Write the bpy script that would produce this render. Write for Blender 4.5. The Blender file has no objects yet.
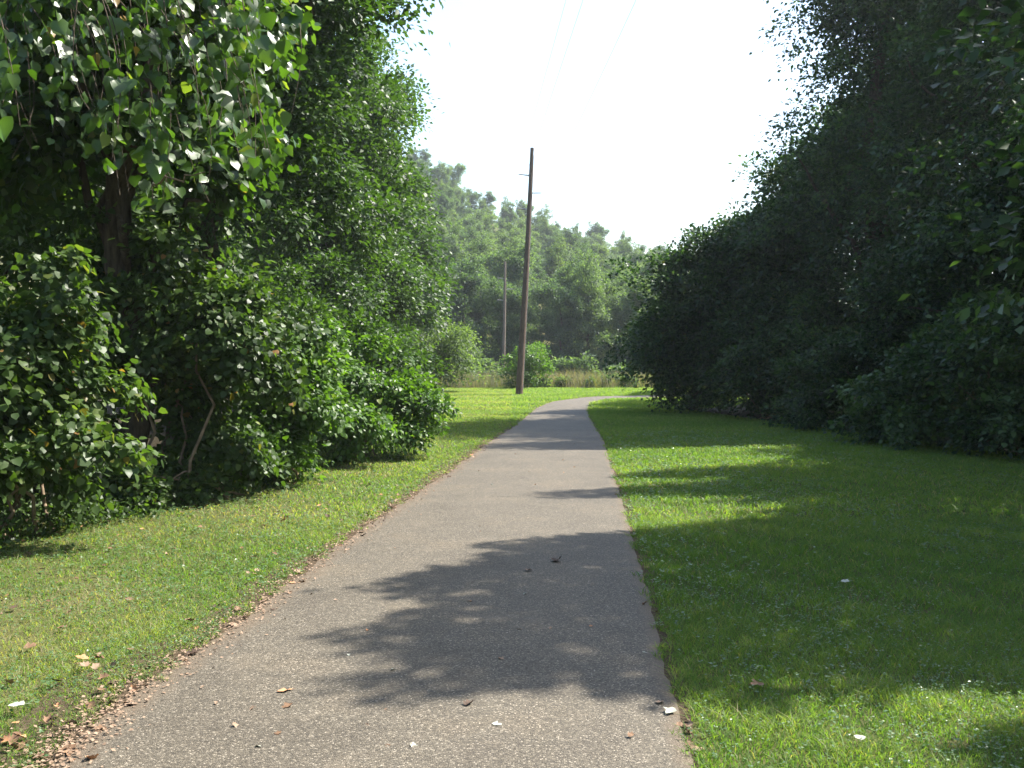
import bpy, math
import numpy as np

S = bpy.context.scene
COL = S.collection
R = math.radians
rng = np.random.default_rng(7)

# ------------------------------------------------------------------ camera
FPX, CAM_H, PITCH = 995.0, 1.6, R(1.38)
cam = bpy.data.objects.new('camera', bpy.data.cameras.new('camera'))
COL.objects.link(cam)
cam.location = (0, 0, CAM_H)
cam.rotation_euler = (math.pi / 2 - PITCH, 0, 0)
cam.data.sensor_width = 36.0
cam.data.lens = FPX / 1024 * 36.0
cam.data.clip_start = 0.05
cam.data.clip_end = 4000
S.camera = cam

# ------------------------------------------------------------------ light
SUN_AZ, SUN_EL = R(70), R(50)          # clockwise from straight ahead, above the horizon
SUN_DIR = np.array([math.sin(SUN_AZ) * math.cos(SUN_EL), math.cos(SUN_AZ) * math.cos(SUN_EL), math.sin(SUN_EL)])
W = bpy.data.worlds.new('World')
S.world = W
W.use_nodes = True
wn = W.node_tree
sky = wn.nodes.new('ShaderNodeTexSky')
sky.sky_type = 'NISHITA'
sky.sun_disc = False
sky.sun_elevation = SUN_EL
sky.sun_rotation = SUN_AZ
sky.altitude = 200
sky.air_density = 1.3
sky.dust_density = 2.5
sky.ozone_density = 2.0
bg = wn.nodes['Background']
bg.inputs['Strength'].default_value = 0.12
wn.links.new(sky.outputs[0], bg.inputs['Color'])

sun = bpy.data.objects.new('sun', bpy.data.lights.new('sun', 'SUN'))
COL.objects.link(sun)
sun.data.energy = 5.0
sun.data.angle = R(0.53)
sun.data.color = (1.0, 0.95, 0.86)
from mathutils import Vector
sun.rotation_euler = Vector(SUN_DIR.tolist()).to_track_quat('Z', 'Y').to_euler()
sun.location = (20, 10, 30)

S.view_settings.view_transform = 'Standard'
S.view_settings.look = 'None'
S.view_settings.gamma = 1.0
S.view_settings.exposure = 1.7
S.view_settings.use_curve_mapping = False
S.cycles.use_denoising = True
S.cycles.max_bounces = 8
S.cycles.diffuse_bounces = 3
S.cycles.glossy_bounces = 2
S.cycles.transmission_bounces = 4
S.cycles.volume_bounces = 0
S.cycles.caustics_reflective = False
S.cycles.caustics_refractive = False
S.cycles.sample_clamp_indirect = 4.0

# ------------------------------------------------------------------ helpers
cp, sp_ = math.cos(PITCH), math.sin(PITCH)


def at(px, py, Y):
    """The point on the ray of picture position (px, py) at distance Y ahead of the camera."""
    u, v = (px - 512) / FPX, (384 - py) / FPX
    dx, dy, dz = u, cp + v * sp_, -sp_ + v * cp
    k = Y / dy
    return np.array([dx * k, Y, CAM_H + dz * k])


def gnd(px, py, z=0.0):
    u, v = (px - 512) / FPX, (384 - py) / FPX
    dx, dy, dz = u, cp + v * sp_, -sp_ + v * cp
    k = (z - CAM_H) / dz
    return (dx * k, dy * k)


def tag(o, label=None, cat=None, group=None, kind=None):
    if label: o['label'] = label
    if cat: o['category'] = cat
    if group: o['group'] = group
    if kind: o['kind'] = kind
    return o


def empty(name, loc, label, cat, group=None):
    o = bpy.data.objects.new(name, None)
    o.empty_display_size = 0.3
    COL.objects.link(o)
    o.location = loc
    return tag(o, label, cat, group)


def mesh_np(name, V, F, mat, parent=None, tint=None, smooth=False):
    """One mesh object out of vertex (n,3) and face (m,k) arrays; V is in world space, the parent only moves."""
    V = np.asarray(V, dtype=np.float32)
    F = np.asarray(F, dtype=np.int32)
    if parent is not None:
        V = V - np.array(parent.location, dtype=np.float32)
    m = bpy.data.meshes.new(name)
    m.vertices.add(len(V))
    m.vertices.foreach_set('co', V.ravel())
    k = F.shape[1]
    m.loops.add(F.size)
    m.loops.foreach_set('vertex_index', F.ravel())
    m.polygons.add(len(F))
    m.polygons.foreach_set('loop_start', np.arange(0, F.size, k, dtype=np.int32))
    m.update(calc_edges=True)
    if smooth:
        m.polygons.foreach_set('use_smooth', np.ones(len(F), dtype=bool))
    if tint is not None:
        a = m.attributes.new('tint', 'FLOAT', 'FACE')
        a.data.foreach_set('value', np.asarray(tint, dtype=np.float32))
    m.materials.append(mat)
    o = bpy.data.objects.new(name, m)
    COL.objects.link(o)
    if parent is not None:
        o.parent = parent
    return o


def unit(v):
    return v / np.maximum(np.linalg.norm(v, axis=-1, keepdims=True), 1e-9)


def rand_dirs(n):
    return unit(rng.normal(size=(n, 3)))


def wobble(D, seed, f=2.2):
    r = np.random.default_rng(seed)
    s = np.zeros(len(D))
    for i in range(5):
        k = r.normal(size=3) * f * (1 + 0.6 * i)
        s += np.sin(D @ k + r.uniform(0, 6.28)) / (1 + 0.5 * i)
    return s / 2.2


LEAF_TRI = np.array([[0, 3, 1], [3, 4, 1], [1, 4, 2], [0, 1, 5], [5, 1, 6], [1, 2, 6]])
SHAPES = {  # (r1 along, r1 side, r2 along, r2 side)
    'oval': (0.25, 0.34, 0.62, 0.30),
    'heart': (0.06, 0.42, 0.50, 0.44),
    'lance': (0.30, 0.17, 0.62, 0.14),
}


def leaf_mesh(P, D, N, L, shape='oval', simple=False):
    """Leaves at P pointing along D with upper side N and length L -> V, F; six small faces each (two when simple)."""
    n = len(P)
    D = unit(D)
    N = unit(N - D * np.sum(N * D, axis=1, keepdims=True))
    Sx = np.cross(D, N)
    L = L[:, None]
    if simple:
        w = 0.33 if shape != 'lance' else 0.2
        V = np.stack([P, P + D * L * .48 + Sx * L * w + N * L * .1, P + D * L, P + D * L * .48 - Sx * L * w + N * L * .1], 1)
        F = np.array([[0, 1, 2], [0, 2, 3]])
        k = 4
    else:
        a1, s1, a2, s2 = SHAPES[shape]
        cup = rng.uniform(-0.02, 0.14, (n, 1)) * L
        bend = rng.uniform(0.0, 0.28, (n, 1)) * L
        wd = rng.uniform(0.8, 1.15, (n, 1))
        V = np.stack([
            P, P + D * L * .5, P + D * L * .98 - N * bend,
            P + D * L * a1 + Sx * L * s1 * wd + N * cup, P + D * L * a2 + Sx * L * s2 * wd + N * (cup - bend * .35),
            P + D * L * a1 - Sx * L * s1 * wd + N * cup, P + D * L * a2 - Sx * L * s2 * wd + N * (cup - bend * .35)], 1)
        F = LEAF_TRI
        k = 7
    V = V.reshape(-1, 3)
    F = (np.arange(n)[:, None, None] * k + F[None]).reshape(-1, 3)
    return V, F


VINE_V = np.array([(0, 0), (0, .3), (0, .62), (0, 1), (.2, -.09), (.41, .05), (.48, .28), (.36, .54), (.15, .8), (-.2, -.09), (-.41, .05), (-.48, .28), (-.36, .54), (-.15, .8)], float)
VINE_F = np.array([(0, 4, 5), (0, 5, 1), (1, 5, 6), (1, 6, 7), (1, 7, 2), (2, 7, 8), (2, 8, 3), (0, 10, 9), (0, 1, 10), (1, 11, 10), (1, 12, 11), (1, 2, 12), (2, 13, 12), (2, 3, 13)])


def vine_leaf_mesh(P, D, N, L):
    """Large heart-shaped leaves, cupped along the midrib and bent down at the tip."""
    n = len(P)
    D = unit(D)
    N = unit(N - D * np.sum(N * D, axis=1, keepdims=True))
    Sx = np.cross(D, N)
    s = VINE_V[None, :, 0] * rng.uniform(.8, 1.15, (n, 1)) * (1 + .1 * rng.normal(size=(n, 14)))
    a = VINE_V[None, :, 1] + .02 * rng.normal(size=(n, 14))
    z = rng.uniform(-.1, .45, (n, 1)) * np.abs(s) - rng.uniform(-.05, .35, (n, 1)) * a ** 2 + rng.normal(size=(n, 14)) * .012
    V = P[:, None] + L[:, None, None] * (Sx[:, None] * s[..., None] + D[:, None] * a[..., None] + N[:, None] * z[..., None])
    F = (np.arange(n)[:, None, None] * 14 + VINE_F[None]).reshape(-1, 3)
    return V.reshape(-1, 3), F


def tube(P, rad, sides=6):
    """A bent tapering tube through the points P -> V, quads."""
    P = np.asarray(P, float)
    n = len(P)
    rad = np.broadcast_to(np.asarray(rad, float), (n,))
    T = unit(np.gradient(P, axis=0))
    ref = np.array([1.0, 0.13, 0.21])
    A = unit(np.cross(T, ref))
    B = np.cross(T, A)
    ang = np.arange(sides) * 2 * math.pi / sides
    V = (P[:, None] + rad[:, None, None] * (np.cos(ang)[None, :, None] * A[:, None] + np.sin(ang)[None, :, None] * B[:, None])).reshape(-1, 3)
    F = []
    for i in range(n - 1):
        for j in range(sides):
            F.append((i * sides + j, i * sides + (j + 1) % sides, (i + 1) * sides + (j + 1) % sides, (i + 1) * sides + j))
    return V, np.array(F)


def merge(parts):
    Vs, Fs, o = [], [], 0
    for V, F in parts:
        Vs.append(V); Fs.append(F + o); o += len(V)
    return np.concatenate(Vs), np.concatenate(Fs)


def curve_pts(a, b, sag=0.1, n=7, wig=0.04, seed=0):
    r = np.random.default_rng(seed)
    a, b = np.asarray(a, float), np.asarray(b, float)
    t = np.linspace(0, 1, n)[:, None]
    p = a + (b - a) * t
    d = np.linalg.norm(b - a)
    p[:, 2] += (np.sin(t[:, 0] * math.pi)) * sag * d
    w = r.normal(size=(n, 3)) * wig * d * np.sin(t * math.pi)
    return p + w


def in_poly(x, y, poly):
    poly = np.asarray(poly)
    c = np.zeros(np.shape(x), bool)
    j = len(poly) - 1
    for i in range(len(poly)):
        xi, yi = poly[i]; xj, yj = poly[j]
        cross = ((yi > y) != (yj > y)) & (x < (xj - xi) * (y - yi) / (yj - yi + 1e-12) + xi)
        c ^= cross
        j = i
    return c


# ------------------------------------------------------------------ materials
def new_mat(name):
    m = bpy.data.materials.new(name)
    m.use_nodes = True
    nt = m.node_tree
    nt.nodes.clear()
    return m, nt, nt.nodes.new('ShaderNodeOutputMaterial')


def ramp(nt, fac, stops):
    r = nt.nodes.new('ShaderNodeValToRGB')
    e = r.color_ramp.elements
    while len(e) < len(stops):
        e.new(0.5)
    for i, (p, c) in enumerate(stops):
        e[i].position = p
        e[i].color = (*c, 1)
    nt.links.new(fac, r.inputs[0])
    return r.outputs[0]


def noise(nt, scale, detail=4, rough=0.55, coord=None, dim='3D'):
    t = nt.nodes.new('ShaderNodeTexNoise')
    t.inputs['Scale'].default_value = scale
    t.inputs['Detail'].default_value = detail
    t.inputs['Roughness'].default_value = rough
    if coord is None:
        g = nt.nodes.new('ShaderNodeNewGeometry')
        coord = g.outputs['Position']
    nt.links.new(coord, t.inputs['Vector'])
    return t.outputs['Fac']


def mix(nt, fac, a, b, mode='MIX'):
    n = nt.nodes.new('ShaderNodeMix')
    n.data_type = 'RGBA'
    n.blend_type = mode
    for sock, v in ((n.inputs['Factor'], fac), (n.inputs['A'], a), (n.inputs['B'], b)):
        if isinstance(v, (int, float)):
            sock.default_value = v
        elif isinstance(v, tuple):
            sock.default_value = (*v, 1)
        else:
            nt.links.new(v, sock)
    return n.outputs['Result']


def leaf_mat(name, stops, rough=0.42, transl=0.32, spec=0.45, hue_jit=0.0, back=1.25):
    m, nt, out = new_mat(name)
    a = nt.nodes.new('ShaderNodeAttribute')
    a.attribute_name = 'tint'
    c = ramp(nt, a.outputs['Fac'], stops)
    if hue_jit:
        oi = nt.nodes.new('ShaderNodeObjectInfo')
        v = ramp(nt, oi.outputs['Random'], [(0, (1 - hue_jit, 1 - hue_jit * .8, 1 - hue_jit * .4)), (0.5, (1, 1, 1)), (1, (1 + hue_jit * .8, 1 + hue_jit * .5, 1 - hue_jit * .3))])
        c = mix(nt, 1.0, c, v, 'MULTIPLY')
    g = nt.nodes.new('ShaderNodeNewGeometry')
    under = mix(nt, 1.0, c, (back, back * .98, back * 1.1), 'MULTIPLY')
    c2 = mix(nt, g.outputs['Backfacing'], c, under)
    p = nt.nodes.new('ShaderNodeBsdfPrincipled')
    p.inputs['Roughness'].default_value = rough
    p.inputs['Specular IOR Level'].default_value = spec
    nt.links.new(c2, p.inputs['Base Color'])
    t = nt.nodes.new('ShaderNodeBsdfTranslucent')
    tc = mix(nt, 1.0, c, (2.3, 2.5, 0.7), 'MULTIPLY')
    nt.links.new(tc, t.inputs['Color'])
    ms = nt.nodes.new('ShaderNodeMixShader')
    ms.inputs[0].default_value = transl
    nt.links.new(p.outputs[0], ms.inputs[1])
    nt.links.new(t.outputs[0], ms.inputs[2])
    nt.links.new(ms.outputs[0], out.inputs['Surface'])
    return m


def solid_mat(name, color_fn, rough=0.9, spec=0.3, bump=None):
    m, nt, out = new_mat(name)
    p = nt.nodes.new('ShaderNodeBsdfPrincipled')
    p.inputs['Roughness'].default_value = rough
    p.inputs['Specular IOR Level'].default_value = spec
    nt.links.new(color_fn(nt), p.inputs['Base Color'])
    if bump:
        b = nt.nodes.new('ShaderNodeBump')
        b.inputs['Strength'].default_value = bump[1]
        b.inputs['Distance'].default_value = bump[2]
        nt.links.new(bump[0](nt), b.inputs['Height'])
        nt.links.new(b.outputs[0], p.inputs['Normal'])
    nt.links.new(p.outputs[0], out.inputs['Surface'])
    return m


def bark_mat(name, dark, light):
    def col(nt):
        g = nt.nodes.new('ShaderNodeNewGeometry')
        mp = nt.nodes.new('ShaderNodeMapping')
        mp.inputs['Scale'].default_value = (1, 1, 0.15)
        nt.links.new(g.outputs['Position'], mp.inputs['Vector'])
        return ramp(nt, noise(nt, 22, 5, .65, mp.outputs[0]), [(0.3, dark), (0.7, light)])

    def hgt(nt):
        g = nt.nodes.new('ShaderNodeNewGeometry')
        mp = nt.nodes.new('ShaderNodeMapping')
        mp.inputs['Scale'].default_value = (1, 1, 0.12)
        nt.links.new(g.outputs['Position'], mp.inputs['Vector'])
        return noise(nt, 30, 5, .65, mp.outputs[0])
    return solid_mat(name, col, 0.92, 0.15, (hgt, 0.8, 0.02))


M = {}
M['near_leaf'] = leaf_mat('vine_leaf', [(0, (.02, .046, .008)), (.5, (.036, .078, .013)), (.85, (.06, .11, .02)), (.95, (.12, .15, .03)), (1, (.22, .14, .04))], .35, .4, .55)
M['shrub_leaf'] = leaf_mat('shrub_leaf', [(0, (.021, .042, .01)), (.5, (.038, .073, .016)), (.88, (.062, .105, .023)), (.97, (.12, .125, .03)), (1, (.2, .1, .04))], .46, .38, .32)
M['bright_leaf'] = leaf_mat('bright_shrub_leaf', [(0, (.026, .06, .01)), (.5, (.048, .1, .015)), (.9, (.075, .14, .024)), (1, (.13, .16, .035))], .45, .38, .36)
M['wood_leaf'] = leaf_mat('woodland_leaf', [(0, (.02, .044, .011)), (.5, (.036, .074, .016)), (1, (.06, .108, .023))], .48, .34, .34, .15)
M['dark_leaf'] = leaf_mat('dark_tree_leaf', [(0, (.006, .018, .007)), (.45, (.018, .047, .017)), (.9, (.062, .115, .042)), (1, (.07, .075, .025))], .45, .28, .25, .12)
M['hill_leaf'] = leaf_mat('hill_leaf', [(0, (.036, .06, .034)), (.5, (.074, .115, .06)), (1, (.12, .17, .086))], .55, .42, .25, .3)  # paler and greyer: some distance haze is put into the leaf colour
M['bark'] = bark_mat('bark', (.03, .022, .016), (.12, .095, .07))
M['pale_bark'] = bark_mat('pale_bark', (.08, .065, .045), (.26, .2, .14))
M['pole_wood'] = bark_mat('pole_wood', (.06, .045, .036), (.17, .125, .095))
M['far_pole_wood'] = bark_mat('weathered_pole_wood', (.09, .072, .058), (.18, .148, .12))


def twig_col(nt):
    return ramp(nt, noise(nt, 9, 3), [(.3, (.10, .072, .048)), (.7, (.27, .2, .13))])


M['twig'] = solid_mat('twig', twig_col, .85, .25)


def lawn_col(nt):
    big = noise(nt, .55, 4, .6)
    fine = noise(nt, 38, 5, .7)
    a = ramp(nt, big, [(.3, (.068, .082, .024)), (.55, (.1, .102, .038)), (.75, (.14, .12, .06))])
    b = ramp(nt, fine, [(.25, (.45, .45, .45)), (.55, (1, 1, 1)), (.8, (1.35, 1.25, 1.1))])
    return mix(nt, 1.0, a, b, 'MULTIPLY')


M['ground'] = solid_mat('lawn_soil', lawn_col, .95, .1, (lambda nt: noise(nt, 60, 4, .7), .8, .02))


def asphalt_col(nt):
    g = nt.nodes.new('ShaderNodeNewGeometry')
    v = nt.nodes.new('ShaderNodeTexVoronoi')
    v.inputs['Scale'].default_value = 150
    nt.links.new(g.outputs['Position'], v.inputs['Vector'])
    hsv = nt.nodes.new('ShaderNodeSeparateColor')
    nt.links.new(v.outputs['Color'], hsv.inputs[0])
    stone = ramp(nt, hsv.outputs[0], [(0, (.048, .042, .032)), (.45, (.094, .082, .062)), (.75, (.127, .111, .084)), (.91, (.17, .15, .115)), (1, (.33, .295, .24))])
    gap = ramp(nt, v.outputs['Distance'], [(.3, (1, 1, 1)), (.8, (.62, .6, .58))])
    c = mix(nt, 1.0, stone, gap, 'MULTIPLY')
    blot = ramp(nt, noise(nt, 1.1, 6, .62), [(.25, (.76, .73, .70)), (.5, (1, .98, .95)), (.75, (1.22, 1.14, 1.04))])
    c = mix(nt, 1.0, c, blot, 'MULTIPLY')
    sand = ramp(nt, noise(nt, 2.6, 5, .7), [(.56, (0, 0, 0)), (.78, (.55, .55, .55))])
    c = mix(nt, sand, c, (.15, .122, .088))
    # sandy dirt washed over the two borders of the path: the attribute runs 0 at the middle to 1 at the edge
    e = nt.nodes.new('ShaderNodeAttribute')
    e.attribute_name = 'border'
    ad = nt.nodes.new('ShaderNodeMath'); ad.operation = 'ADD'
    nt.links.new(e.outputs['Fac'], ad.inputs[0])
    sc = nt.nodes.new('ShaderNodeMath'); sc.operation = 'MULTIPLY_ADD'
    nt.links.new(noise(nt, 9, 5, .7), sc.inputs[0]); sc.inputs[1].default_value = .5; sc.inputs[2].default_value = -.25
    nt.links.new(sc.outputs[0], ad.inputs[1])
    k = ramp(nt, ad.outputs[0], [(.55, (0, 0, 0)), (.95, (.85, .85, .85))])
    return mix(nt, k, c, (.115, .085, .056))


def asphalt_h(nt):
    g = nt.nodes.new('ShaderNodeNewGeometry')
    v = nt.nodes.new('ShaderNodeTexVoronoi')
    v.inputs['Scale'].default_value = 150
    nt.links.new(g.outputs['Position'], v.inputs['Vector'])
    s = nt.nodes.new('ShaderNodeMath'); s.operation = 'MULTIPLY'; s.inputs[1].default_value = -1
    nt.links.new(v.outputs['Distance'], s.inputs[0])
    return s.outputs[0]


M['asphalt'] = solid_mat('asphalt', asphalt_col, .72, .35, (asphalt_h, .8, .004))
M['dirt'] = solid_mat('dirt', lambda nt: ramp(nt, noise(nt, 45, 6, .75), [(.25, (.04, .029, .018)), (.5, (.09, .066, .042)), (.75, (.16, .12, .08))]), .95, .1,
                      (lambda nt: noise(nt, 70, 5, .75), 1.0, .02))
M['floor'] = solid_mat('forest_soil', lambda nt: ramp(nt, noise(nt, 30, 6, .75), [(.3, (.016, .013, .008)), (.55, (.035, .028, .016)), (.75, (.075, .056, .034))]), .95, .1,
                       (lambda nt: noise(nt, 50, 5, .75), 1.0, .03))
M['grass'] = leaf_mat('grass', [(0, (.054, .112, .024)), (.5, (.1, .168, .036)), (.8, (.18, .222, .068)), (.92, (.21, .19, .09)), (1, (.3, .25, .15))], .55, .45, .25, 0, 1.0)
M['clover'] = leaf_mat('clover', [(0, (.045, .1, .036)), (.6, (.085, .15, .062)), (1, (.14, .2, .1))], .38, .3, .6, 0, 1.0)
M['meadow'] = leaf_mat('meadow_grass', [(0, (.08, .115, .05)), (.45, (.135, .14, .085)), (.8, (.19, .16, .12)), (1, (.25, .19, .16))], .8, .25, .1, 0, 1.0)
M['steel'] = solid_mat('galvanised_steel', lambda nt: ramp(nt, noise(nt, 12), [(.3, (.25, .25, .26)), (.7, (.4, .4, .41))]), .5, .5)
M['porcelain'] = solid_mat('porcelain', lambda nt: ramp(nt, noise(nt, 6), [(.3, (.22, .2, .2)), (.7, (.3, .28, .28))]), .3, .5)
M['wire'] = solid_mat('wire_metal', lambda nt: ramp(nt, noise(nt, 6), [(.3, (.2, .2, .2)), (.7, (.3, .3, .3))]), .5, .5)


def dry_mat(name, a, b):
    return solid_mat(name, lambda nt: ramp(nt, noise(nt, 55, 4, .6), [(.3, a), (.7, b)]), .75, .3)


M['leaf_brown'] = dry_mat('dry_brown_leaf', (.09, .05, .028), (.21, .125, .07))
M['leaf_tan'] = dry_mat('dry_tan_leaf', (.16, .105, .066), (.30, .21, .145))
M['leaf_orange'] = dry_mat('dry_orange_leaf', (.30, .13, .06), (.48, .27, .14))
M['leaf_pale'] = dry_mat('pale_leaf', (.27, .28, .22), (.42, .42, .34))
M['leaf_dark'] = dry_mat('dark_leaf', (.04, .026, .018), (.09, .055, .035))

# ------------------------------------------------------------------ ground
HX = [-200, -60, -30, -14, -9.4, 5.6, 25, 60, 200]
HL = [1.5, 1.5, 1.42, 1.3, 1.07, .86, .64, .42, .25]


def hill_h(x, y):
    s = np.clip((np.asarray(y, float) - 74) / 126, 0, 1.25)
    s = s * s * (3 - 2 * np.minimum(s, 1.0)) if False else s ** 1.15
    # the slope swings with the bearing seen from the path, so the ridge keeps its line
    b = np.asarray(x, float) * 200 / np.maximum(np.asarray(y, float), 60)
    return 26 * s * np.interp(b, HX, HL)


gx = np.concatenate([np.linspace(-900, -80, 14), np.linspace(-70, 70, 71), np.linspace(80, 900, 14)])
gy = np.concatenate([np.linspace(-300, -10, 8), np.linspace(-5, 70, 51), np.linspace(74, 240, 43), np.linspace(260, 1500, 14)])
GX, GY = np.meshgrid(gx, gy)
GZ = hill_h(GX, GY)
nx, ny = len(gx), len(gy)
idx = np.arange(nx * ny).reshape(ny, nx)
F = np.stack([idx[:-1, :-1], idx[:-1, 1:], idx[1:, 1:], idx[1:, :-1]], -1).reshape(-1, 4)
o = mesh_np('ground', np.stack([GX, GY, GZ], -1).reshape(-1, 3), F, M['ground'], smooth=True)
tag(o, 'green grassy ground rising to a wooded hill', kind='structure')

FLOORS = ([(-4.3, 5.5), (-4.75, 7.5), (-4.35, 9), (-3.75, 11), (-3.05, 14.5), (-2.2, 17.6), (-3.4, 19.5), (-5.6, 25), (-7.4, 40), (-8.2, 56), (-24, 58), (-24, 3), (-5.5, 3)],
          [(11.4, 0), (10.0, 9), (8.5, 15.9), (6.6, 25), (5.2, 31.5), (6.4, 34), (9, 40), (26, 44), (26, 0)])
for fp in FLOORS:
    q = np.array(fp, float)
    m = []
    for i in range(len(q)):
        a, b = q[i], q[(i + 1) % len(q)]
        for f in np.linspace(0, 1, max(2, int(np.linalg.norm(b - a) / .25)), endpoint=False):
            m.append(a + (b - a) * f + rng.normal(size=2) * .07)
    m = np.array(m)
    me = bpy.data.meshes.new('woodland_floor')
    me.from_pydata([(x, y, .004) for x, y in m], [], [list(range(len(m)))])
    me.materials.append(M['floor'])
    fo = bpy.data.objects.new('woodland_floor', me)
    COL.objects.link(fo)
    if me.polygons[0].normal.z < 0:
        me.flip_normals()
    tag(fo, 'dark leaf-strewn soil under the trees and shrubs', kind='structure')

# the path: its two edges measured on the ground
LPX = [(60, 768), (78, 742), (129, 695), (219, 641), (273, 598), (312, 566), (390, 512), (460, 465), (490, 442), (513, 428), (536, 408.5), (552, 401.8), (591, 396.8), (653, 395.4)]
RPX = [(695, 768), (675, 700), (655, 625), (637, 555), (616, 480), (603, 440), (591, 421), (587, 411), (590, 403.2), (606, 399.2), (655, 398)]


def dense(pts, step=.12):
    p = np.array(pts, float)
    d = np.concatenate([[0], np.cumsum(np.linalg.norm(np.diff(p, axis=0), axis=1))])
    n = int(d[-1] / step)
    t = np.linspace(0, d[-1], n)
    return np.stack([np.interp(t, d, p[:, 0]), np.interp(t, d, p[:, 1])], 1)


Lw = [gnd(*p) for p in LPX]
Rw = [gnd(*p) for p in RPX]
d0 = np.array(Lw[0]) - np.array(Lw[2]); d1 = np.array(Rw[0]) - np.array(Rw[2])
Lw = [(-2.9, -6.0), (-2.45, 0.5)] + Lw + [(11, 47.5), (22, 51)]
Rw = [(-.35, -6.0), (0.22, 0.5)] + Rw + [(11, 44.5), (22, 48)]


def smooth_line(pts, n=420):
    p = np.array(pts)
    t = np.linspace(0, 1, n)
    d = np.concatenate([[0], np.cumsum(np.linalg.norm(np.diff(p, axis=0), axis=1))])
    d /= d[-1]
    q = np.stack([np.interp(t, d, p[:, i]) for i in (0, 1)], 1)
    k = np.ones(9) / 9
    for _ in range(2):
        qp = np.pad(q, ((4, 4), (0, 0)), mode='edge')
        q = np.stack([np.convolve(qp[:, i], k, 'valid') for i in (0, 1)], 1)
    return q


LE = smooth_line(Lw, 700)
RE = smooth_line(Rw, 700)
PATH_POLY = np.concatenate([LE, RE[::-1]])
jl = wobble(np.stack([LE[:, 1], LE[:, 0], LE[:, 1] * 0], 1), 3, 2.5) * .035 + rng.normal(size=len(LE)) * .006
jr = wobble(np.stack([RE[:, 1], RE[:, 0], RE[:, 1] * 0], 1), 4, 2.5) * .018 + rng.normal(size=len(RE)) * .003
LEj, REj = LE.copy(), RE.copy()
LEj[:, 0] += jl
REj[:, 0] += jr
K = 14
t = np.linspace(0, 1, K)
rows = LEj[:, None] * (1 - t)[None, :, None] + REj[:, None] * t[None, :, None]
crown_z = .012 + .02 * (1 - (2 * t - 1) ** 2)
V = np.concatenate([rows, np.broadcast_to(crown_z[None, :, None], (len(LE), K, 1))], 2)
idx = np.arange(len(LE) * K).reshape(len(LE), K)
F = np.stack([idx[:-1, :-1], idx[:-1, 1:], idx[1:, 1:], idx[1:, :-1]], -1).reshape(-1, 4)
o = mesh_np('path', V.reshape(-1, 3), F, M['asphalt'], smooth=True)
ba = o.data.attributes.new('border', 'FLOAT', 'POINT')
wid = np.linalg.norm(LEj - REj, axis=1)[:, None]
db = np.minimum(t[None] * wid / .42, (1 - t)[None] * wid / .20)
ba.data.foreach_set('value', np.clip(1 - db, 0, 1).astype(np.float32).ravel())
tag(o, 'worn grey asphalt footpath bending away to the right', kind='structure')

# dirt verge strips either side
def verge(E, side, w0, z):
    n = len(E)
    Tn = unit(np.gradient(E, axis=0))
    Nn = np.stack([-Tn[:, 1], Tn[:, 0]], 1) * side
    w = w0 * (1 + .7 * wobble(np.stack([E[:, 1], E[:, 1] * .3, E[:, 0]], 1), 11 + side, 1.6))
    w = np.maximum(w + (.25 * np.clip((5.6 - E[:, 1]) / 1.6, 0, 1) if side > 0 else 0), .03)
    ins = E - Nn * .06
    out = E + Nn * w[:, None]
    V = np.concatenate([np.c_[ins, np.full(n, z)], np.c_[out, np.full(n, z)]])
    i = np.arange(n - 1)
    F = np.stack([i, i + n, i + n + 1, i + 1], 1)
    if side > 0:
        F = F[:, ::-1]
    return V, F


V, F = verge(LE, 1, .2, .008)
V2, F2 = verge(RE, -1, .07, .008)
o = mesh_np('dirt_verge', *merge([(V, F[:, ::-1]), (V2, F2[:, ::-1])]), M['dirt'])
tag(o, 'bare brown dirt along both edges of the footpath', kind='structure')

# ------------------------------------------------------------------ grass
XB_Y = [2, 6, 8.75, 10.9, 14.5, 18.3, 19.5, 25, 57, 70]
XB_X = [-5.2, -4.7, -4.26, -3.6, -2.9, -1.9, -3.2, -5.5, -8, -9]
XH_Y = [0, 9, 15.9, 25, 32, 34, 60]
XH_X = [11, 9.7, 8.2, 6.2, 4.9, 7, 16]


def scatter_lawn(y0, y1, dens, side=0):
    xa, xb = -9.0, 16.0
    n = int((y1 - y0) * (xb - xa) * dens)
    y = rng.uniform(y0, y1, n)
    x = rng.uniform(xa, xb, n)
    k = (x > np.interp(y, XB_Y, XB_X) - .7) & (x < np.interp(y, XH_Y, XH_X) + .6) & (np.abs(x) < .53 * y + .9)
    x, y = x[k], y[k]
    edge = wobble(np.stack([x, y, x * 0], 1), 8, 7) * .05
    k = ~in_poly(x + np.where(x < 0, edge * 2.2 + .04, edge * 1.4 - .005), y, PATH_POLY)
    return x[k], y[k]


def blades(x, y, h, w, lean, tint):
    n = len(x)
    a = rng.uniform(0, 2 * math.pi, n)
    ca, sa = np.cos(a), np.sin(a)
    b = rng.uniform(0, 2 * math.pi, n)
    l = h * lean * rng.uniform(.3, 1.3, n)
    z = np.zeros(n)
    tip = np.stack([x + np.cos(b) * l, y + np.sin(b) * l, h], 1)
    mid = np.stack([x + np.cos(b) * l * .3, y + np.sin(b) * l * .3, h * .6], 1)
    sx = np.stack([ca * w / 2, sa * w / 2, z], 1)
    base = np.stack([x, y, z - .005], 1)
    V = np.stack([base - sx, base + sx, mid + sx * .8, mid - sx * .8, tip], 1).reshape(-1, 3)
    i = np.arange(n)[:, None, None] * 5
    F = (i + np.array([[0, 1, 2], [0, 2, 3], [3, 2, 4]])[None]).reshape(-1, 3)
    return V, F, np.repeat(tint, 3)


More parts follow.
